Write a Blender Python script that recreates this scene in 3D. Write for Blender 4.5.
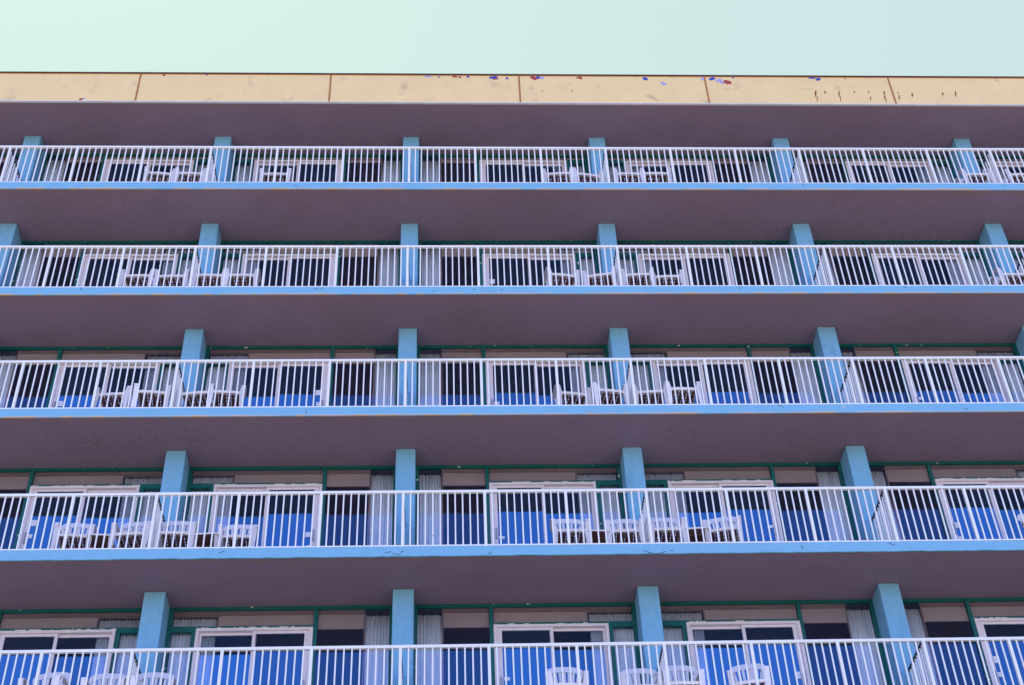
import bpy, bmesh, math, random
from mathutils import Vector, Matrix
random.seed(7)
R = math.radians
scene = bpy.context.scene
for o in list(bpy.data.objects): bpy.data.objects.remove(o)
col = scene.collection

# ------------------------------------------------------------------ camera, world, sun, exposure
PITCH, YAW, ROLL, FPX = 0.738, 0.0646, -0.0472, 1479.2
cam_d = bpy.data.cameras.new('camera'); cam = bpy.data.objects.new('camera', cam_d); col.objects.link(cam)
cyw, syw, cp, sp = math.cos(YAW), math.sin(YAW), math.cos(PITCH), math.sin(PITCH)
Fw = Vector((syw*cp, cyw*cp, sp)); R0 = Vector((cyw, -syw, 0)); U0 = R0.cross(Fw)
Rt = math.cos(ROLL)*R0 + math.sin(ROLL)*U0; Up = -math.sin(ROLL)*R0 + math.cos(ROLL)*U0
M4 = Matrix((Rt, Up, -Fw)).transposed().to_4x4(); M4.translation = Vector((0.5994, -18.6232, 1.6))
cam.matrix_world = M4
cam_d.sensor_width = 36; cam_d.lens = 36*FPX/1024; cam_d.clip_end = 4000; cam_d.clip_start = .1
scene.camera = cam
scene.render.resolution_x, scene.render.resolution_y = 1024, 685

SUN_EL, SUN_AZ = R(66), R(-35)           # the sun stands behind the hotel, a little to the left
w = bpy.data.worlds.new('World'); scene.world = w; w.use_nodes = True
nt = w.node_tree; N = nt.nodes; Lk = nt.links
bg = N['Background']; sky = N.new('ShaderNodeTexSky'); sky.sky_type = 'NISHITA'
sky.sun_disc = False; sky.sun_elevation = SUN_EL; sky.sun_rotation = SUN_AZ
sky.air_density = 1.0; sky.dust_density = .6; sky.ozone_density = 3.0
# the air is milky mint on the sun's side and deep blue on the far side
tc = N.new('ShaderNodeTexCoord'); dp = N.new('ShaderNodeVectorMath'); dp.operation = 'DOT_PRODUCT'
dp.inputs[1].default_value = (0.0, 1.0, 0.0)
mr = N.new('ShaderNodeMapRange'); mr.inputs['From Min'].default_value = -.25; mr.inputs['From Max'].default_value = .35
tint = N.new('ShaderNodeMixRGB'); tint.inputs['Color1'].default_value = (1.30, 1.24, 1.68, 1); tint.inputs['Color2'].default_value = (.55, .60, .40, 1)
mul = N.new('ShaderNodeMixRGB'); mul.blend_type = 'MULTIPLY'; mul.inputs['Fac'].default_value = 1
Lk.new(tc.outputs['Generated'], dp.inputs[0]); Lk.new(dp.outputs['Value'], mr.inputs['Value'])
Lk.new(mr.outputs[0], tint.inputs['Fac']); Lk.new(sky.outputs[0], mul.inputs['Color1']); Lk.new(tint.outputs[0], mul.inputs['Color2'])
milk = N.new('ShaderNodeMixRGB'); side = N.new('ShaderNodeSeparateXYZ'); Lk.new(tc.outputs['Generated'], side.inputs[0])
sx = N.new('ShaderNodeMapRange'); sx.inputs['From Min'].default_value = -.05; sx.inputs['From Max'].default_value = .35; Lk.new(side.outputs['X'], sx.inputs['Value'])
hue = N.new('ShaderNodeMixRGB'); hue.inputs['Color1'].default_value = (2.58, 3.32, 3.10, 1); hue.inputs['Color2'].default_value = (2.55, 3.17, 3.16, 1)
Lk.new(sx.outputs[0], hue.inputs['Fac']); Lk.new(hue.outputs[0], milk.inputs['Color2'])
mk = N.new('ShaderNodeMath'); mk.operation = 'MULTIPLY'; mk.inputs[1].default_value = .8
Lk.new(mr.outputs[0], mk.inputs[0]); Lk.new(mk.outputs[0], milk.inputs['Fac']); Lk.new(mul.outputs[0], milk.inputs['Color1'])
Lk.new(milk.outputs[0], bg.inputs['Color']); bg.inputs['Strength'].default_value = 0.15

sd = bpy.data.lights.new('sun', 'SUN'); sd.energy = 3.6; sd.angle = R(.53); sd.color = (1, .93, .84)
so = bpy.data.objects.new('sun', sd); col.objects.link(so)
sv = Vector((math.cos(SUN_EL)*math.sin(SUN_AZ), math.cos(SUN_EL)*math.cos(SUN_AZ), math.sin(SUN_EL)))
so.rotation_euler = sv.to_track_quat('Z', 'Y').to_euler(); so.location = (-20, 30, 60)

scene.view_settings.view_transform = 'Standard'; scene.view_settings.look = 'None'
scene.view_settings.gamma = 1; scene.view_settings.use_curve_mapping = False
scene.view_settings.exposure = 0.9
try:
    scene.cycles.max_bounces = 10; scene.cycles.diffuse_bounces = 5; scene.cycles.transparent_max_bounces = 16
except Exception: pass

# ------------------------------------------------------------------ dimensions (metres)
H, B = 2.75, 3.798                        # storey height, bay width
Z1 = 11.8597                              # datum of the lowest storey in the picture
def zs(k): return Z1 + (k-1)*H            # datum of storey k
FLO = -0.198                              # walking surface above the datum
CEI = H - 0.376                           # underside of the slab above
CEI5 = 2.197                              # lower soffit under the roof
D = 1.337                                 # window wall
PS = 0.88                                # front face of the blue pillars
PW = 0.163                                # half width of a pillar
BAYS = range(-4, 4)                       # bay i runs from pillar i to pillar i+1

# ------------------------------------------------------------------ materials
def mat(name, base, rough=.6, metal=0, spec=.4, var=.0, scale=6, bump=0, bscale=60, var2=None, stretch=None):
    m = bpy.data.materials.new(name); m.use_nodes = True
    n = m.node_tree.nodes; l = m.node_tree.links; b = n['Principled BSDF']
    b.inputs['Base Color'].default_value = (*base, 1); b.inputs['Roughness'].default_value = rough
    b.inputs['Metallic'].default_value = metal; b.inputs['Specular IOR Level'].default_value = spec
    g = n.new('ShaderNodeNewGeometry'); mp = n.new('ShaderNodeMapping')
    l.new(g.outputs['Position'], mp.inputs['Vector'])
    if stretch: mp.inputs['Scale'].default_value = stretch
    if var or var2:
        t = n.new('ShaderNodeTexNoise'); t.inputs['Scale'].default_value = scale; t.inputs['Detail'].default_value = 8; t.inputs['Roughness'].default_value = .65
        l.new(mp.outputs[0], t.inputs['Vector'])
        r = n.new('ShaderNodeValToRGB'); r.color_ramp.elements[0].position = .3; r.color_ramp.elements[1].position = .7
        d = var2 or tuple(c*(1-var) for c in base)
        r.color_ramp.elements[0].color = (*d, 1); r.color_ramp.elements[1].color = (*base, 1)
        l.new(t.outputs['Fac'], r.inputs['Fac']); l.new(r.outputs['Color'], b.inputs['Base Color'])
    if bump:
        t2 = n.new('ShaderNodeTexNoise'); t2.inputs['Scale'].default_value = bscale; t2.inputs['Detail'].default_value = 6
        l.new(mp.outputs[0], t2.inputs['Vector'])
        bm_ = n.new('ShaderNodeBump'); bm_.inputs['Strength'].default_value = bump; bm_.inputs['Distance'].default_value = .01
        l.new(t2.outputs['Fac'], bm_.inputs['Height']); l.new(bm_.outputs[0], b.inputs['Normal'])
    return m

def chip(m, chipcol, scale=9, lo=.62, hi=.66, stretch=(1, 1, 1), zrange=None, detail=8):
    """wear: where a noise is high (and, if asked, between two heights of the object) the paint is gone"""
    n = m.node_tree.nodes; l = m.node_tree.links; b = n['Principled BSDF']
    tc_ = n.new('ShaderNodeTexCoord'); g = n.new('ShaderNodeNewGeometry'); mp = n.new('ShaderNodeMapping'); mp.inputs['Scale'].default_value = stretch
    l.new(g.outputs['Position'], mp.inputs['Vector'])
    t = n.new('ShaderNodeTexNoise'); t.inputs['Scale'].default_value = scale; t.inputs['Detail'].default_value = detail
    l.new(mp.outputs[0], t.inputs['Vector'])
    a = n.new('ShaderNodeMapRange'); a.inputs['From Min'].default_value = lo; a.inputs['From Max'].default_value = hi
    l.new(t.outputs['Fac'], a.inputs['Value']); fac = a.outputs[0]
    if zrange:
        s = n.new('ShaderNodeSeparateXYZ'); l.new(tc_.outputs['Object'], s.inputs[0])
        z = n.new('ShaderNodeMapRange'); z.inputs['From Min'].default_value = zrange[0]; z.inputs['From Max'].default_value = zrange[1]
        l.new(s.outputs['Z'], z.inputs['Value'])
        k = n.new('ShaderNodeMath'); k.operation = 'MULTIPLY'; l.new(fac, k.inputs[0]); l.new(z.outputs[0], k.inputs[1]); fac = k.outputs[0]
    mx = n.new('ShaderNodeMixRGB'); mx.inputs['Color2'].default_value = (*chipcol, 1)
    src = b.inputs['Base Color'].links[0].from_socket if b.inputs['Base Color'].links else None
    if src: l.new(src, mx.inputs['Color1'])
    else: mx.inputs['Color1'].default_value = b.inputs['Base Color'].default_value
    l.new(fac, mx.inputs['Fac']); l.new(mx.outputs[0], b.inputs['Base Color'])
    return m

M = {}
M['soffit'] = mat('soffit_paint', (.275, .205, .30), .9, var=.17, scale=1.1, bump=1.0, bscale=42)
chip(M['soffit'], (.215, .158, .22), scale=.55, lo=.50, hi=.70, detail=14)
chip(M['soffit'], (.315, .245, .335), scale=34, lo=.52, hi=.72, detail=4)
M['edge'] = mat('blue_edge_paint', (.20, .47, .66), .55, var=.09, scale=3, bump=.25, bscale=40)
chip(M['edge'], (.50, .46, .46), scale=1.3, lo=.36, hi=.60, stretch=(1, 1, 2), zrange=(-.150, -.160), detail=14)
chip(M['edge'], (.60, .44, .26), scale=3.1, lo=.50, hi=.57, stretch=(1, 1, 5), zrange=(-.146, -.166), detail=14)
chip(M['edge'], (.55, .50, .45), scale=7, lo=.69, hi=.71)
chip(M['edge'], (.07, .12, .15), scale=3.1, lo=.74, hi=.755, detail=12)
M['edge2'] = mat('blue_edge_paint_sound', (.20, .47, .66), .55, var=.09, scale=3, bump=.25, bscale=40)
chip(M['edge2'], (.10, .28, .33), scale=3, lo=.45, hi=.6, stretch=(1, 1, 4), zrange=(-.158, -.174))
chip(M['edge2'], (.06, .10, .13), scale=3.1, lo=.70, hi=.712, detail=12)
M['darkrail'] = mat('shade_dark_rail_metal', (.05, .05, .07), .6, var=.4, scale=20)  # near-black colour paints in the shade under the divider's top rail
M['pillar'] = mat('blue_pillar_paint', (.20, .47, .69), .75, spec=.2, var=.16, scale=9, bump=1.0, bscale=45)
chip(M['pillar'], (.14, .34, .47), scale=1.9, lo=.56, hi=.8, stretch=(2, 2, .5), detail=12)
chip(M['pillar'], (.20, .47, .64), scale=38, lo=.56, hi=.72, detail=3)
M['green'] = mat('green_trim_paint', (.003, .125, .12), .45, var=.25, scale=6)
chip(M['green'], (.62, .62, .58), scale=11, lo=.69, hi=.70)
M['flaky'] = mat('flaking_green_paint', (.003, .125, .12), .6)
chip(M['flaky'], (.66, .66, .64), scale=7, lo=.53, hi=.55, stretch=(1, 1, 2))
M['rail'] = mat('white_rail_paint', (.86, .86, .85), .35, spec=.5, var=.06, scale=9)
chip(M['rail'], (.36, .24, .16), scale=14, lo=.73, hi=.77)
M['plastic'] = mat('white_plastic', (.80, .77, .80), .35, spec=.5, var=.10, scale=8)
M['seatunder'] = mat('shade_brown_plastic', (.24, .145, .15), .6, var=.3, scale=20)  # brown paints the shade into white seats and tabletops seen from below
M['doorframe'] = mat('white_door_frame', (.77, .70, .74), .4, var=.12, scale=7)
M['curtain'] = mat('pale_curtain_cloth', (.80, .83, .86), .9, var=.15, scale=5)
M['curtaintop'] = mat('curtain_trim', (.28, .16, .15), .9)
M['valance'] = mat('beige_valance', (.38, .295, .285), .8, var=.12, scale=2)
M['valtop'] = mat('brown_valance_top', (.22, .15, .15), .8, var=.2, scale=3)
M['trim'] = mat('brown_inner_trim', (.30, .17, .15), .7)
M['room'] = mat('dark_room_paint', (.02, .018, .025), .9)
M['floor'] = mat('balcony_floor_coating', (.16, .11, .09), .8, var=.25, scale=4)
M['fascia'] = mat('cream_fascia_paint', (.90, .67, .31), .6, var=.0, scale=2.0, var2=(.83, .605, .28), bump=.3, bscale=14)
chip(M['fascia'], (.56, .42, .22), scale=2.6, lo=.60, hi=.78, detail=12)
M['flash'] = mat('rusty_flashing', (.10, .04, .03), .5, metal=0, var=.6, scale=3)
M['drip'] = mat('pale_drip_edge', (.80, .80, .84), .5, var=.25, scale=3)
M['joint'] = mat('rusty_joint', (.50, .20, .05), .8, var=.35, scale=12)
M['rust'] = mat('rust_streak', (.36, .10, .035), .9, var=.3, scale=30)
M['p_red'] = mat('exposed_red_primer', (.45, .06, .07), .8, var=.3, scale=30)
M['p_blue'] = mat('exposed_blue_paint', (.05, .09, .50), .8, var=.3, scale=30)
M['p_lav'] = mat('exposed_lavender_paint', (.45, .42, .75), .8, var=.2, scale=30)
M['gravel'] = mat('roof_gravel', (.35, .33, .30), .95, var=.4, scale=30)
M['wall'] = mat('rendered_wall', (.48, .43, .40), .85, var=.12, scale=2, bump=.4, bscale=30)
M['metal'] = mat('dull_handle_metal', (.35, .33, .34), .35, metal=.8)
M['notice'] = mat('white_notice_card', (.75, .76, .85), .6, var=.08, scale=30)
M['cushion'] = mat('dark_olive_cushion', (.13, .11, .03), .9, var=.3, scale=20)

def glassmat(name, refl, tintc, gcol):
    m = bpy.data.materials.new(name); m.use_nodes = True
    n = m.node_tree.nodes; l = m.node_tree.links; n.remove(n['Principled BSDF'])
    t = n.new('ShaderNodeBsdfTransparent'); t.inputs[0].default_value = (*tintc, 1)
    g = n.new('ShaderNodeBsdfGlossy'); g.inputs['Color'].default_value = (*gcol, 1); g.inputs['Roughness'].default_value = .015
    no = n.new('ShaderNodeTexNoise'); no.inputs['Scale'].default_value = .9; ge = n.new('ShaderNodeNewGeometry'); l.new(ge.outputs['Position'], no.inputs['Vector'])
    bu = n.new('ShaderNodeBump'); bu.inputs['Strength'].default_value = .3; bu.inputs['Distance'].default_value = .01; l.new(no.outputs['Fac'], bu.inputs['Height']); l.new(bu.outputs[0], g.inputs['Normal'])
    mx = n.new('ShaderNodeMixShader'); mx.inputs[0].default_value = refl
    if refl:
        oi = n.new('ShaderNodeObjectInfo'); mr_ = n.new('ShaderNodeMapRange'); mr_.inputs['To Min'].default_value = refl*.78; mr_.inputs['To Max'].default_value = refl*1.12
        l.new(oi.outputs['Random'], mr_.inputs['Value']); l.new(mr_.outputs[0], mx.inputs[0])
    l.new(t.outputs[0], mx.inputs[1]); l.new(g.outputs[0], mx.inputs[2]); l.new(mx.outputs[0], n['Material Output'].inputs[0])
    return m
M['glassW'] = glassmat('window_glass', .165, (.97, .97, .98), (.15, .50, .95))
M['glassD'] = glassmat('door_glass', .37, (.86, .87, .9), (.15, .50, .95))
M['clear'] = glassmat('glass_back', .0, (1, 1, 1), (1, 1, 1))

gm = mat('beach_sand', (.48, .40, .30), .95, var=.2, scale=.8, bump=.6, bscale=8); M['sand'] = gm

# ------------------------------------------------------------------ mesh helpers
class MB:
    def __init__(s): s.v = []; s.f = []; s.mi = []; s.m = 0
    def box(s, x0, x1, y0, y1, z0, z1):
        n = len(s.v)
        s.v += [(x0,y0,z0),(x1,y0,z0),(x1,y1,z0),(x0,y1,z0),(x0,y0,z1),(x1,y0,z1),(x1,y1,z1),(x0,y1,z1)]
        s.f += [tuple(n+i for i in q) for q in ((0,3,2,1),(4,5,6,7),(0,1,5,4),(1,2,6,5),(2,3,7,6),(3,0,4,7))]
        s.mi += [s.m]*6; return s
    def ribbon(s, pts, wdt, thk, wdir=None):
        """a bar of rectangular section swept along pts; wdir is the direction of its width (one or one per point)"""
        n0 = len(s.v); P = [Vector(p) for p in pts]
        for i, p in enumerate(P):
            t = (P[min(i+1, len(P)-1)] - P[max(i-1, 0)]).normalized()
            wd = Vector(wdir[i] if isinstance(wdir, list) else (wdir or (1, 0, 0)))
            wd = (wd - t*wd.dot(t)).normalized(); nn = t.cross(wd)
            ww = wdt[i] if isinstance(wdt, (list, tuple)) else wdt
            for a, b_ in ((-1,-1),(1,-1),(1,1),(-1,1)):
                s.v.append(tuple(p + wd*a*ww/2 + nn*b_*thk/2))
        k = len(P)
        for i in range(k-1):
            a = n0+4*i
            for j in range(4):
                s.f.append((a+j, a+(j+1)%4, a+4+(j+1)%4, a+4+j)); s.mi.append(s.m)
        s.f.append((n0+3, n0+2, n0+1, n0)); s.f.append(tuple(n0+4*(k-1)+j for j in range(4))); s.mi += [s.m]*2
        return s
    def prism(s, poly, y0, y1):
        n = len(s.v); k = len(poly)
        s.v += [(x, y0, z) for x, z in poly] + [(x, y1, z) for x, z in poly]
        s.f.append(tuple(range(n, n+k))); s.f.append(tuple(range(n+2*k-1, n+k-1, -1)))
        for i in range(k): s.f.append((n+(i+1)%k, n+i, n+k+i, n+k+(i+1)%k))
        s.mi += [s.m]*(k+2); return s
    def build(s, name, mats, parent=None, loc=(0,0,0), bevel=0, smooth=False):
        me = bpy.data.meshes.new(name); me.from_pydata(s.v, [], s.f)
        if not isinstance(mats, (list, tuple)): mats = [mats]
        for m in mats: me.materials.append(m)
        for p, i in zip(me.polygons, s.mi): p.material_index = i
        bm = bmesh.new(); bm.from_mesh(me); bmesh.ops.recalc_face_normals(bm, faces=bm.faces)
        if bevel: bmesh.ops.bevel(bm, geom=list(bm.edges), offset=bevel, segments=2, affect='EDGES', profile=.6)
        bm.to_mesh(me); bm.free()
        if smooth:
            for p in me.polygons: p.use_smooth = True
        o = bpy.data.objects.new(name, me); o.location = loc; col.objects.link(o); o.parent = parent
        return o
def empty(name, loc=(0,0,0), rz=0, parent=None):
    o = bpy.data.objects.new(name, None); o.location = loc; o.rotation_euler = (0,0,rz); o.empty_display_size = .2
    col.objects.link(o); o.parent = parent; return o
def tag(o, label=None, cat=None, group=None, kind=None):
    if label: o['label'] = label
    if cat: o['category'] = cat
    if group: o['group'] = group
    if kind: o['kind'] = kind
    return o
KIDS = {}
def kids(o): return [c for c in bpy.data.objects if c.parent == o]
def tree(o):                                   # snapshot of a thing: (object, [children trees])
    return (o, [tree(c) for c in kids(o)])
def copy_tree(t, parent=None, loc=None, rz=None):
    c = t[0].copy(); col.objects.link(c); c.parent = parent
    if loc is not None: c.location = loc
    if rz is not None: c.rotation_euler = (0,0,rz)
    for q in t[1]: copy_tree(q, c)
    return c

# ------------------------------------------------------------------ ground
g = MB().box(-1500, 1500, -1500, 1500, -.5, 0).build('sand_ground', M['sand']); tag(g, kind='structure')

# ------------------------------------------------------------------ the hotel
X0, X1 = -4*B - 1.2, 4*B + 1.2
hotel = empty('hotel_building', (0, 0, 0))
tag(hotel, 'long multi-storey beachfront hotel front with open balconies, blue pillars and a cream roof band', 'hotel')

NLOW = -3
# floor slabs
for k in range(NLOW, 6):
    z = zs(k)
    m = MB(); m.m = 0; m.box(X0, X1, .03, 9, z-.372, z+FLO-.004)
    o = m.build('balcony_slab', M['soffit'], hotel)
    MB().box(X0, X1, .032, D+.02, z+FLO-.003, z+FLO).build('floor_coating', M['floor'], o)
    e = MB().box(X0, X1, 0, .029, -.178, .0)
    ed = e.build('edge_band', M['edge'] if k >= 3 else M['edge2'], o, loc=(0, 0, z+FLO), bevel=.004)
    MB().box(X0, X1, .075, .087, z-.376, z-.3725).build('drip_strip', M['trim'], o)
# the lowest, unseen storeys: a plain wall under the picture
MB().box(X0, X1, D, D+.2, 0, zs(1)-.38).build('lower_wall', M['wall'], hotel)
for i in range(-4, 5):
    for k in range(NLOW-1, 1):
        MB().box(i*B-PW, i*B+PW, PS, D-.002, max(0, zs(k)+FLO), zs(k+1)-.374).build('lower_pillar', M['pillar'], hotel)
MB().box(X0, X1, 8.8, 9, zs(1)-.38, zs(6)-.56).build('rear_wall', M['room'], hotel)
for x in (X0, X1-.2):
    MB().box(x, x+.2, .04, 8.79, 0, zs(6)-.56).build('end_wall', M['wall'], hotel)
# roof
zr = zs(6)
rf = MB().box(X0, X1, .04, 9, zr-.553, zr+.30).build('roof_slab', M['soffit'], hotel)
MB().box(X0, X1, .09, .102, zr-.557, zr-.5535).build('drip_strip', M['trim'], rf)
MB().box(X0+.3, X1-.3, .35, 8.7, zr+.301, zr+.33).build('roof_gravel', M['gravel'], rf)
fa = MB().box(X0, X1, 0, .038, zr-.535, zr+.335).build('fascia', M['fascia'], hotel, bevel=.003)
MB().box(X0, X1, -.022, .09, zr+.337, zr+.362).build('roof_flashing', M['flash'], fa)
MB().box(X0, X1, -.008, -.0005, zr+.3175, zr+.3345).build('rust_line', M['joint'], fa)
MB().box(X0, X1, -.006, .038, zr-.556, zr-.5365).build('drip_edge', M['drip'], fa)
for n in range(-5, 5):
    x = 2.2 + 3.815*n
    if X0 < x < X1: MB().box(x-.017, x+.017, -.006, .001, zr-.534, zr+.317).build('panel_joint', M['joint'], fa)

def px_on_fascia(u, v, Y=0.0):        # used only to read off where on the fascia a worn spot of the photo lies
    d = Fw + Rt*(u-512)/FPX + Up*(342.5-v)/FPX
    c = M4.translation; t = (Y-c.y)/d.y; return c.x+d.x*t, c.z+d.z*t
def blob(mb, u, v, wpx, hpx, mi, seed):
    rnd = random.Random(seed); x, z = px_on_fascia(u, v); a = wpx*.0185/2; b = hpx*.043/2; pts = []
    z = min(z, zr+.334-b*1.05)
    for k in range(24):
        t = 2*math.pi*k/24; r = rnd.uniform(.62, .9)*(1+.35*math.sin(3*t+seed)*math.sin(5*t+2*seed))
        pts.append((x+a*r*math.cos(t), z+b*r*math.sin(t)))
    mb.m = mi; mb.prism(pts, -.003-.0012*mi, .001)
for n, q in enumerate([(428,76.6,9,1.6,2),(439,77,3,1.2,1),(455,76.8,9,1.4,0),(468,76.8,5,1.4,1),(460,77.3,4,1.6,0),(493,77.6,11,2.6,1),(495,78.4,8,2.8,0),(507,78.3,3.4,2.6,1),
        (534,78,11,3.6,0),(538,77.3,6,2.4,1),(542,78,7,2.0,2),(579,77.6,8,1.8,0),(581,78.6,4,1.6,0),(645,78.4,6.5,3.6,1),(664,83.8,6,2.8,2),(662,83.2,3,1.4,1),
        (703,78.8,7,2.6,2),(712,78.8,9,2.8,1),(719,80.6,8,3.4,2),(722,82.8,5,2.6,2),(727,82.2,11,4.2,0),(733,77.6,3,1.6,1),(812,78,12,1.4,1),(818,79.3,8,2.6,1),(81,99.2,5,2.2,0),(84,98.6,3,1.4,2),(164,75.2,3,1.8,0),(207,74.5,3,1,1),(845,78.6,3,1,0)]):
    pp = MB(); blob(pp, q[0], q[1], q[2], q[3], q[4], n); pp.build('peeled_paint', [M['p_red'], M['p_blue'], M['p_lav']], fa)
for n, (u, v0, v1, wd) in enumerate([(815.5,90.5,97,1.1),(817,96,102,.5),(825,91,94,.8),(839,91,97,.8),(840.5,96,102,.5),(854,91,93,.8),(868.5,91,93,.8),(870.5,96.5,100.5,.6),(884,91,95,.9),(884.8,95,100,1.0),(886,99,103,.5),
        (898,92,94,.7),(899,95,100,.8),(912,93,97,1.1),(942.5,92.6,95.5,1.0),(955.5,91,97,.8),(572,90.5,91.8,.8),(542,90.5,92,.7)]):
    xa, za = px_on_fascia(u, v0); xb, zb = px_on_fascia(u+ (u-400)*.0006, v1); rnd = random.Random(n)
    mids = [(xa+(xb-xa)*t+rnd.uniform(-.006,.006), -.0015, za+(zb-za)*t) for t in (0,.25,.5,.75,1)]
    ws = [.014*wd, .03*wd, .034*wd, .022*wd, .008*wd]
    MB().ribbon(mids, ws, .005, (1,0,0)).build('rust_streak', M['rust'], fa)

# hairline cracks and scuffs in the slab edges
SL = [o for o in kids(hotel) if o.name.startswith('balcony_slab')]
def slab_of(z): return min(SL, key=lambda o: abs(sum(v.co.z for v in o.data.vertices)/8 - z))
M['crack'] = mat('dark_crack', (.08, .12, .14), .9, var=.4, scale=40)
for n, (u, v, L, dv) in enumerate([(388,552.3,7,-1.2),(396,554.2,9,2.0),(402,551.5,4,-3),(648,552,10,3.0),(662,552.5,10,-2.4),(672,550.5,4,1.0),(802,547,2,4),(892,544,7,3),(490,553,5,-1.5),(222,552,6,-2),
        (81,289,2,3),(316,289,5,1.2),(322,288,2,-2),(474,289.5,3,-1),(502,290,3,.8),(434,291,2,-1),(741,288,4,-1),(905,287.5,3,1),(780,405.5,6,3.5),(306,412,2,3),(966,409,4,1),(296,186,3,1),(803,184.5,2,3),(1005,186,2,1)]):
    rnd = random.Random(n+40); xa, za = px_on_fascia(u-L/2, v-dv/2); xb, zb = px_on_fascia(u+L/2, v+dv/2)
    pts = [(xa+(xb-xa)*t+rnd.uniform(-.006, .006), -.0012, za+(zb-za)*t+rnd.uniform(-.009, .009)) for t in (0, .17, .34, .5, .67, .84, 1)]
    MB().ribbon(pts, [.004, .008, .011, .007, .012, .008, .003], .004, (0, 0, 1) if abs(L) > abs(dv)*1.4 else (1, 0, 0)).build('crack', M['crack'], slab_of(za))

# ---- pillars
for k in range(1, 6):
    top = zs(k) + (CEI5 if k == 5 else CEI)
    for i in range(-4, 5):
        m = MB().box(-PW, PW, PS, D-.002, FLO+.001, top-zs(k)-.002)
        m.build('pillar', M['pillar'], hotel, loc=(i*B, 0, zs(k)), bevel=.018)

# ---- window wall of one bay. local u grows from the even pillar (window side) towards the odd one (door side)
def place(m, sgn):            # mirror a mesh builder's x
    if sgn < 0: m.v = [(-x, y, z) for x, y, z in m.v]
    return m
def curtain_mesh(x0, x1, z0, z1, y, seed):
    rnd = random.Random(seed); m = MB(); n = max(18, int((x1-x0)*230)); rows = [0, .3, .65, 1]; ph = rnd.uniform(0, 6); f1 = rnd.uniform(115, 150)
    dr = rnd.uniform(0, .03)
    for r, t in enumerate(rows):
        z = z1 + (z0-z1)*t
        for i in range(n+1):
            x = x0 + (x1-x0)*i/n
            xx = x + .01*math.sin(x*20+t*5+ph) + (dr*math.sin(t*3)*((x-x0)/(x1-x0)))
            yy = y + .016*math.sin(x*f1+ph+.8*math.sin(t*4+ph)) + .008*math.sin(x*f1*2.3+ph*2)
            m.v.append((xx, yy, z - (.012*abs(math.sin(x*23+ph)) if r == 0 else 0)))
    N_ = n+1
    for r in range(len(rows)-1):
        for i in range(n):
            a = r*N_+i; m.f.append((a, a+1, a+N_+1, a+N_)); m.mi.append(0)
    return m
def finish_curtain(m, name, loc):
    o = m.build(name, M['curtain'], None, loc=loc, smooth=True)
    s = o.modifiers.new('thickness', 'SOLIDIFY'); s.thickness = .003
    return o

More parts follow.
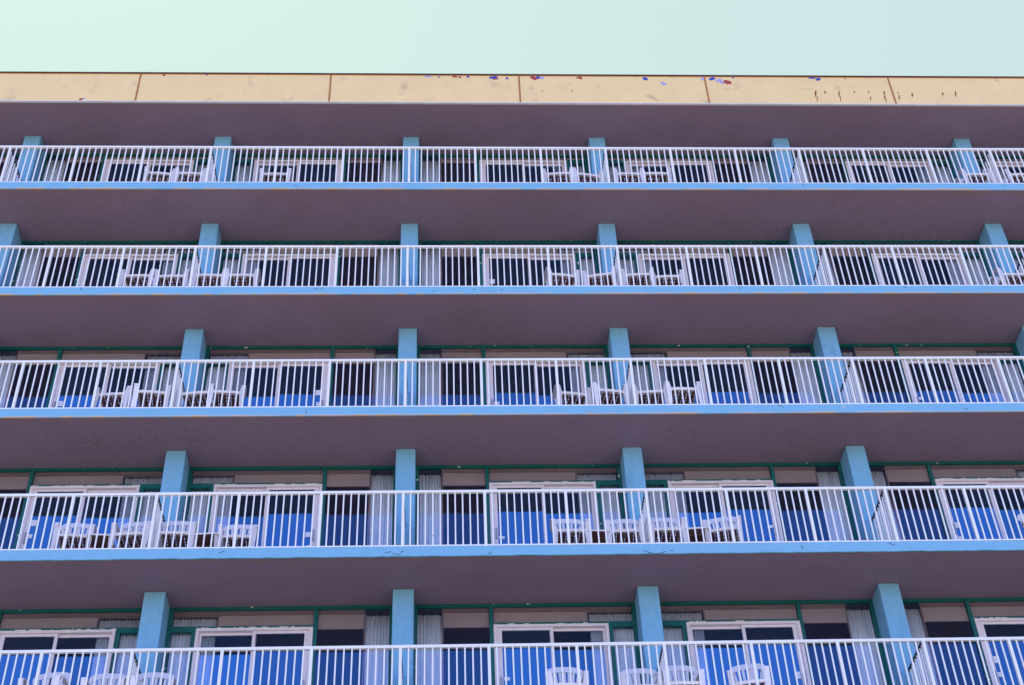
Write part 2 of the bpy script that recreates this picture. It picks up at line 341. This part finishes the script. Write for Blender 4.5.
def window_bay(sgn, top, seed, cold):
    """returns parts of one bay as a list of objects parented to the hotel at origin; x from 0 (even pillar axis)"""
    parts = []
    zt = top - .001; f0 = FLO + .001
    # opening frame in green
    fr = MB(); y0, y1 = D, D+.07
    fr.box(PW-.03, .215, y0, y1, f0, zt)                     # jamb at even pillar
    fr.box(1.335, 1.392, y0, y1, f0, zt)                     # mullion window / door
    fr.box(3.575, B-PW+.03, y0, y1, f0, zt)                  # jamb at odd pillar
    fr.box(.216, 1.334, y0+.003, y1, zt-.055, zt); fr.box(1.393, 3.574, y0+.003, y1, zt-.055, zt)   # head
    ttop = min(2.055, zt-.06)
    fr.box(1.393, 3.574, y0+.004, y1, 1.985, min(2.03, ttop))                      # transom bar above door
    fr.box(3.255, 3.574, y0+.002, y1-.003, 1.935, 1.984)
    fr.box(3.19, 3.2545, y0+.001, y1, f0, 1.984)               # post between door and side light
    fr.box(.216, 1.334, y0+.004, y1, f0, f0+.09)
    fr.box(3.255, 3.574, y0+.004, y1-.002, f0, f0+.09)
    parts.append(('green_frame', place(fr, sgn), M['green'], []))
    # big fixed window
    def pane(x0, x1, z0, z1, y):
        m = MB(); m.box(x0, x1, y, y+.006, z0, z1); m.mi = [1, 1, 0, 1, 1, 1]; return place(m, sgn)
    parts.append(('window_pane', pane(.2155, 1.3345, f0+.091, zt-.056, D+.035), [M['glassW'], M['clear']], []))
    parts.append(('transom_pane', pane(1.3925, 3.5745, min(2.031, ttop+.001), zt-.056, D+.035), [M['glassW'], M['clear']], []))
    parts.append(('side_light_pane', pane(3.2555, 3.5745, f0+.091, 1.934, D+.035), [M['glassW'], M['clear']], []))
    # beige valance boards inside
    vy = D+.055
    v = MB(); v.m = 0; v.box(.62, 1.33, vy, vy+.02, 1.985, max(2.02, zt-.13)); v.m = 1; v.box(.60, 1.33, vy-.012, vy+.02, max(2.001, zt-.129), zt-.0565); v.box(.595, .619, vy, vy+.02, 1.6, zt-.13); v.box(.62,1.33,vy-.004,vy+.018,1.972,1.984)
    v.m = 2; v.box(.596, .618, vy, vy+.02, f0+.1, 1.599)
    parts.append(('window_valance', place(v, sgn), [M['valance'], M['valtop'], M['trim']], []))
    if zt > 2.25:
        v = MB(); v.m = 0; v.box(1.40, 2.86, vy, vy+.02, 2.0, zt-.13); v.m = 1; v.box(1.40, 3.57, vy-.012, vy+.02, zt-.129, zt-.0565); v.box(2.861, 2.885, vy, vy+.02, 2.0, zt-.13)
        v.box(2.886, 3.57, vy+.001, vy+.019, zt-.15, zt-.13)
        parts.append(('transom_valance', place(v, sgn), [M['valance'], M['valtop']], []))
    else:
        v = MB(); v.m = 0; v.box(1.40, 3.57, vy, vy+.02, 1.95, zt-.0565)
        parts.append(('transom_valance', place(v, sgn), [M['valance'], M['valtop']], []))
    # sliding door: outer frame, two leaves
    df = MB(); a, b_ = 1.395, 3.187
    df.box(a, a+.05, D-.02, D+.08, f0, 1.983); df.box(b_-.05, b_, D-.02, D+.08, f0, 1.983); df.box(a+.0505, b_-.0505, D-.019, D+.08, 1.935, 1.982)
    df.box(a+.0505, b_-.0505, D-.019, D+.08, f0, f0+.04)
    sub = []
    mid = 2.29
    for (xa, xb, yy, w1, w2) in ((a+.051, mid+.03, D+.005, .075, .05), (mid-.03, b_-.051, D+.043, .05, .04)):
        lf = MB(); t0, t1 = f0+.042, 1.934
        lf.box(xa, xa+w1, yy, yy+.03, t0, t1); lf.box(xb-w2, xb, yy, yy+.03, t0, t1)
        lf.box(xa+w1+.0005, xb-w2-.0005, yy+.001, yy+.03, t1-.045, t1); lf.box(xa+w1+.0005, xb-w2-.0005, yy+.001, yy+.03, t0, t0+.09)
        sub.append(('door_leaf', place(lf, sgn), M['doorframe']))
        sub.append(('door_glass', pane(xa+w1+.001, xb-w2-.001, t0+.091, t1-.046, yy+.012), [M['glassD'], M['clear']]))
    hd = MB(); hd.box(a+.085, a+.105, D-.03, D-.012, .85, 1.06); hd.box(a+.083, a+.107, D-.012, D+.004, .85, .875); hd.box(a+.083, a+.107, D-.012, D+.004, 1.035, 1.06)
    sub.append(('door_handle', place(hd, sgn), M['metal']))
    nz = (.98, .86, 1.20, 1.02, .93)[cold]; nh = (.12, .05, .12, .06, .10)[cold]
    nm = MB(); nm.box(a+.135, a+.225, D+.009, D+.0125, nz, nz+nh)
    sub.append(('notice', place(nm, sgn), M['notice']))
    if cold % 2 == 0:
        nm = MB(); nm.box(a+.13, a+.2, D+.009, D+.0125, nz-.24, nz-.16)
        sub.append(('notice', place(nm, sgn), M['notice']))
    fk = MB(); fk.box(1.40, 3.19, D-.006, D-.001, 1.9845, 2.006)
    parts.append(('flaking_paint_strip', place(fk, sgn), M['flaky'], []))
    parts.append(('sliding_door', place(df, sgn), M['doorframe'], sub))
    return parts

ROW = {5: 'top balcony row', 4: 'second balcony row down', 3: 'middle balcony row', 2: 'fourth balcony row down', 1: 'lowest balcony row'}
FIRST = {5: -2, 4: -2, 3: -1, 2: -1, 1: -1}        # first blue pillar seen in that row
LASTP = {5: 3, 4: 3, 3: 3, 2: 2, 1: 2}
ORD = ['first', 'second', 'third', 'fourth', 'fifth', 'sixth', 'seventh']
def pil(k, i): return '%s blue pillar' % (ORD[i-FIRST[k]] if i < LASTP[k] else 'last')
def bay_phrase(k, i):
    n = i - FIRST[k]
    if n < -1: return 'outside the left edge of the picture'
    if i > LASTP[k]: return 'outside the right edge of the picture'
    if n == -1: return 'left of the first blue pillar'
    if i >= LASTP[k]: return 'right of the last blue pillar'
    return 'between %s and %s blue pillars' % (ORD[n], ORD[n+1] if i+1 < LASTP[k] else 'last')

cache = {}
for k in range(1, 6):
    top = CEI5 if k == 5 else CEI
    for i in BAYS:
        even_left = (i % 2 == 0); sgn = 1 if even_left else -1; ox = (i if even_left else i+1)*B
        cold = (i*7+k*3) % 5
        for name, mb, mt, sub in window_bay(sgn, top, k*10+i, cold):
            o = mb.build(name, mt, hotel, loc=(ox, 0, zs(k)))
            for sn, sm, smt in sub:
                sm.build(sn, smt, o)
        # curtains hang behind the glass: things of their own
        if FIRST[k]-1-(k < 4) <= i <= LASTP[k]+(k < 3):
            ph = bay_phrase(k, i)
            z0 = FLO+.02
            def cur(x0, x1, zb, zt_, y, label, seed):
                m = curtain_mesh(x0, x1, zb, zt_, y, seed); place(m, sgn)
                c = finish_curtain(m, 'curtain', (ox, 0, zs(k))); tag(c, label, 'curtain', 'curtains behind the balcony glass'); return c
            hw = top-.13 if k < 5 else top-.10
            cur(.20, .585, z0, hw-.0, D+.105, 'pale curtain in wide window %s, %s' % (ph, ROW[k]), k*100+i)
            cur(2.90, 3.57, z0, (hw-.02) if k < 5 else 1.96, D+.105, 'pale curtain beside sliding door %s, %s' % (ph, ROW[k]), k*100+i+50)

# ------------------------------------------------------------------ railings: one section per bay
PX = B/3; NB = 10
rail_root = empty('balcony_railing', (0,0,0))
RH = 1.062; RY = .036                       # height of top rail above the slab, its line
def rl(name, m): return m.build(name, M['rail'], rail_root)
rl('top_rail', MB().box(.0, B, RY-.022, RY+.022, RH-.045, RH))
rl('bottom_rail', MB().box(.0, B, RY-.013, RY+.013, .018, .042))
for p in range(3):
    x = p*PX
    rl('railing_post', MB().box(x-.021, x+.021, RY-.0245, RY+.0245, .001, RH-.046)).location = (0,0,0)
    base = MB().box(-.0105, .0105, -.0105, .0105, .0425, RH-.0455)
for p in range(3):
    for q in range(1, NB+1):
        x = p*PX + q*PX/(NB+1)
        if p == 0 and q == 1:
            b0 = MB().box(-.0105, .0105, -.0095, .0095, .0425, RH-.0455).build('baluster', M['rail'], rail_root, loc=(x, RY, 0))
        else:
            c = b0.copy(); col.objects.link(c); c.parent = rail_root; c.location = (x, RY, 0)
T = tree(rail_root); used = False
for k in range(1, 6):
    for i in range(FIRST[k]-1-(k < 4), LASTP[k]+1+(k < 3)):
        loc = (i*B, 0, zs(k)+FLO)
        if not used: r = rail_root; r.location = loc; used = True
        else: r = copy_tree(T, None, loc)
        tag(r, 'white metal railing %s, %s' % (bay_phrase(k, i), ROW[k]), 'railing', 'white railings of the balconies')

# dividers: short railings from the front rail back to each pillar
div_root = empty('divider_railing', (0,0,0))
dy0, dy1 = RY+.03, PS-.004
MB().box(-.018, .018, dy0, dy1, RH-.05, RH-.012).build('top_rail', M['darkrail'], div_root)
MB().box(-.012, .012, dy0, dy1, .018, .042).build('bottom_rail', M['rail'], div_root)
nb = 8
for q in range(nb):
    y = dy0 + (dy1-dy0)*(q+.7)/(nb+.3)
    if q == 0: b1 = MB().box(-.0095, .0095, -.0105, .0105, .0425, RH-.0505).build('baluster', M['rail'], div_root, loc=(0, y, 0))
    else:
        c = b1.copy(); col.objects.link(c); c.parent = div_root; c.location = (0, y, 0)
T = tree(div_root); used = False
for k in range(1, 6):
    for i in range(FIRST[k], LASTP[k]+1):
        loc = (i*B, 0, zs(k)+FLO)
        if not used: r = div_root; r.location = loc; used = True
        else: r = copy_tree(T, None, loc)
        tag(r, 'short divider railing running back to the %s, %s' % (pil(k, i), ROW[k]), 'divider railing', 'divider railings between neighbouring balconies')

# ------------------------------------------------------------------ plastic armchair (faces -Y, origin on the floor under the front edge)
def make_chair(bh=.52):
    root = empty('plastic_chair')
    s = MB(); z = .41; hw = .225
    # seat: rounded frame with lattice of slats
    s.ribbon([(-hw, .012, z-.004), (-hw*.6, .004, z), (0, .002, z), (hw*.6, .004, z), (hw, .012, z-.004)], .045, .014, (0, -.25, 1))
    s.box(-hw, -hw+.035, .03, .43, z-.012, z+.004); s.box(hw-.035, hw, .03, .43, z-.012, z+.004)
    s.box(-hw+.036, hw-.036, .40, .43, z-.018, z-.004); s.box(-hw+.036, hw-.036, .012, .05, z-.014, z+.004)
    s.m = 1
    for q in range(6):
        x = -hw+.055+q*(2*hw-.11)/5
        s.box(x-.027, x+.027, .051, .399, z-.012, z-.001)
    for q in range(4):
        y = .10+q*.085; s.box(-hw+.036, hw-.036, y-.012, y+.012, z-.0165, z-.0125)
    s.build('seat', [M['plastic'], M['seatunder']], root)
    # backrest: leaning arch with fan of slats
    def bp(x, t):             # x across, t 0..1 up the back
        return (x*(1+.10*t), .40+.07*t - .10*(x/.24)**2*.4, z + bh*t)
    b = MB(); n = 12
    arch = []
    for q in range(n+1):
        a = math.pi*q/n; x = -.225*math.cos(a); t = .70+.26*math.sin(a)**.65
        arch.append(bp(x, t))
    b.ribbon(arch, .10, .014, (0, .25, 1))
    for sx in (-1, 1):
        b.ribbon([bp(sx*.205, 0), bp(sx*.215, .4), bp(sx*.222, .72)], [.05, .045, .05], .014, (1, 0, 0))
    for q in range(7):
        f = (q-3)/3; x0, x1 = f*.13, f*.165
        b.ribbon([bp(x0*1.15, .02), bp((x0+x1)*.58, .5), bp(x1*1.15, .80+.14*(1-f*f))], .037, .009, (1, 0, 0))
    b.ribbon([bp(-.2, .06), bp(0, .06), bp(.2, .06)], .08, .012, (0, 0, 1))
    b.build('backrest', M['plastic'], root)
    dn = 0 if bh > .5 else .055
    for sx in (-1, 1):
        a = MB()
        a.ribbon([(sx*.235, .42, .66-dn), (sx*.262, .34, .665-dn), (sx*.275, .2, .66-dn), (sx*.272, .06, .652-dn), (sx*.268, .015, .628-dn), (sx*.266, .008, .585-dn)],
                 [.05, .06, .068, .072, .07, .065], .016, (1, 0, 0))
        a.build('armrest', M['plastic'], root)
    for sx in (-1, 1):
        l = MB()
        l.ribbon([(sx*.264, .012, .59-dn), (sx*.25, .018, .42), (sx*.252, 0, .2), (sx*.262, -.02, 0)], [.065, .085, .065, .05], .03, (1, .25*sx, 0))
        l.ribbon([(sx*.262, .035, .59-dn), (sx*.262, .055, .42), (sx*.268, .02, .2), (sx*.275, -.005, 0)], [.05, .08, .05, .04], .012, (0, 1, 0))
        l.build('leg', M['plastic'], root)
        l = MB()
        l.ribbon([(sx*.215, .42, .44), (sx*.225, .45, .22), (sx*.24, .50, 0)], [.07, .05, .04], .02, (1, -.3*sx, 0))
        l.ribbon([(sx*.232, .40, .44), (sx*.240, .43, .22), (sx*.252, .48, 0)], [.06, .045, .04], .012, (0, 1, 0))
        l.build('leg', M['plastic'], root)
    return root
def make_table():
    root = empty('plastic_side_table'); t = MB(); hw = .20; z = .42; r = .05
    poly = []
    for cx, cy, a0 in ((hw-r, hw-r, 0), (-hw+r, hw-r, 90), (-hw+r, -hw+r, 180), (hw-r, -hw+r, 270)):
        for q in range(5):
            a = R(a0+q*22.5); poly.append((cx+r*math.cos(a), cy+r*math.sin(a)))
    n = len(poly)
    def ring(sc, zz): return [(x*sc, y*sc, zz) for x, y in poly]
    rings = [ring(.93, z-.03), ring(1, z-.032), ring(1.01, z-.008), ring(.97, z)]
    t.v = [p for q in rings for p in q] + ring(.93, z-.012)
    for a in range(3):
        for i in range(n): t.f.append((a*n+i, a*n+(i+1)%n, (a+1)*n+(i+1)%n, (a+1)*n+i)); t.mi.append(0)
    t.f.append(tuple(3*n+i for i in range(n))); t.mi.append(0)
    for i in range(n): t.f.append((i, 4*n+i, 4*n+(i+1)%n, (i+1)%n)); t.mi.append(0)
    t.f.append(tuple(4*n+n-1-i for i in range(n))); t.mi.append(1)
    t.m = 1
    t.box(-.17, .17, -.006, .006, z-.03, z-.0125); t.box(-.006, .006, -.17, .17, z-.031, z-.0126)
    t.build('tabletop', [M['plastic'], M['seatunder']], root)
    for sx in (-1, 1):
        for sy in (-1, 1):
            l = MB(); l.ribbon([(sx*.155, sy*.155, z-.0135), (sx*.165, sy*.165, .2), (sx*.18, sy*.18, 0)], [.05, .04, .03], .03, (1, -sx*sy, 0)); l.build('leg', M['plastic'], root)
    return root

chair0 = make_chair(); chair1 = make_chair(.36); table0 = make_table(); TC, TD, TT = tree(chair0), tree(chair1), tree(table0); uc = ud = ut = False
# (row, pillar, offset from that pillar, front edge y, rotation in degrees)
chairs = []
for k in (1, 2):
    chairs += [(k, -1, -1.22, .20, 6), (k, -1, -.36, .17, -3), (k, -1, .33, .16, 4), (k, -1, 1.25, .27, 2)] if k == 2 else \
              [(k, -1, -1.23, .0, -8), (k, -1, -.36, .05, 2), (k, -1, .33, -.02+.06, 5)]
    chairs += [(k, 1, -1.20 if k == 2 else -1.42, .20 if k == 2 else .05, 1), (k, 1, -.36, .22 if k == 2 else .12, -3), (k, 1, .30 if k == 2 else .24, .19 if k == 2 else .05, 0), (k, 1, 1.17, .21 if k == 2 else .05, -12)]
chairs += [(2, 3, -1.2, .2, 10)]
chairs += [(3, -1, -1.02, .12, -4), (3, -1, -.36, .07, 6), (3, -1, .34, .10, -6), (3, -1, .86, .08, 5),
           (3, 1, -.98, .17, 9), (3, 1, -.37, .10, 7), (3, 1, .30, .13, -4), (3, 1, .85, .06, 2), (3, 3, -.36, .12, 0)]
chairs += [(4, -1, -.98, .12, -2), (4, -1, -.38, .13, -1), (4, -1, .29, .11, 1), (4, -1, .86, .11, 1),
           (4, 1, -1.0, .12, 8), (4, 1, -.36, .12, -11), (4, 1, .33, .11, -4), (4, 1, .88, .16, -2), (4, 3, -.36, .12, 1), (4, 3, .34, .12, -2)]
chairs += [(5, -1, -.92, .13, 5), (5, -1, -.34, .13, 3), (5, -1, 1.25, .14, 0),
           (5, 1, -.95, .12, -4), (5, 1, -.37, .15, 9), (5, 1, .42, .12, 1), (5, 1, .95, .11, 0), (5, 3, -.36, .12, 0), (5, 3, .52, .12, 0)]
tables = [(2, -1, -.82, .38, 4), (2, -1, .80, .38, -3), (2, 1, -.80, .40, 3), (2, 1, .76, .36, -5)]
def rank(items, it):
    side = [c for c in items if c[0] == it[0] and c[1] == it[1] and (c[2] > 0) == (it[2] > 0)]
    side.sort(key=lambda c: abs(c[2])); n = side.index(it)
    return (['nearest', 'second', 'third'][n], len(side))
for it in chairs:
    k, i, off, y, rz = it
    loc = (i*B+off, y, zs(k)+FLO+.001)
    if k >= 3:
        if not ud: c = chair1; c.location = loc; c.rotation_euler.z = R(rz); ud = True
        else: c = copy_tree(TD, None, loc, R(rz))
    elif not uc: c = chair0; c.location = loc; c.rotation_euler.z = R(rz); uc = True
    else: c = copy_tree(TC, None, loc, R(rz))
    rk, n = rank(chairs, it); side = 'left' if off < 0 else 'right'
    pl = pil(k, i) if i <= LASTP[k] else 'right edge of the picture'
    what = 'white plastic armchair turned sideways' if abs(rz) > 30 else 'white plastic armchair'
    where = ('just %s of the %s' % (side, pl)) if rk == 'nearest' and i <= LASTP[k] else ('farther %s of the %s' % (side, pl) if i <= LASTP[k] else 'at the right edge of the picture')
    tag(c, '%s %s, %s' % (what, where, ROW[k]), 'chair', 'white plastic armchairs on the balconies')
for it in tables:
    k, i, off, y, rz = it
    loc = (i*B+off, y, zs(k)+FLO+.001)
    if not ut: c = table0; c.location = loc; c.rotation_euler.z = R(rz); ut = True
    else: c = copy_tree(TT, None, loc, R(rz))
    side = 'left' if off < 0 else 'right'
    tag(c, 'small white plastic table %s of the %s, %s' % (side, pil(k, i), ROW[k]), 'side table', 'small plastic tables on the balconies')
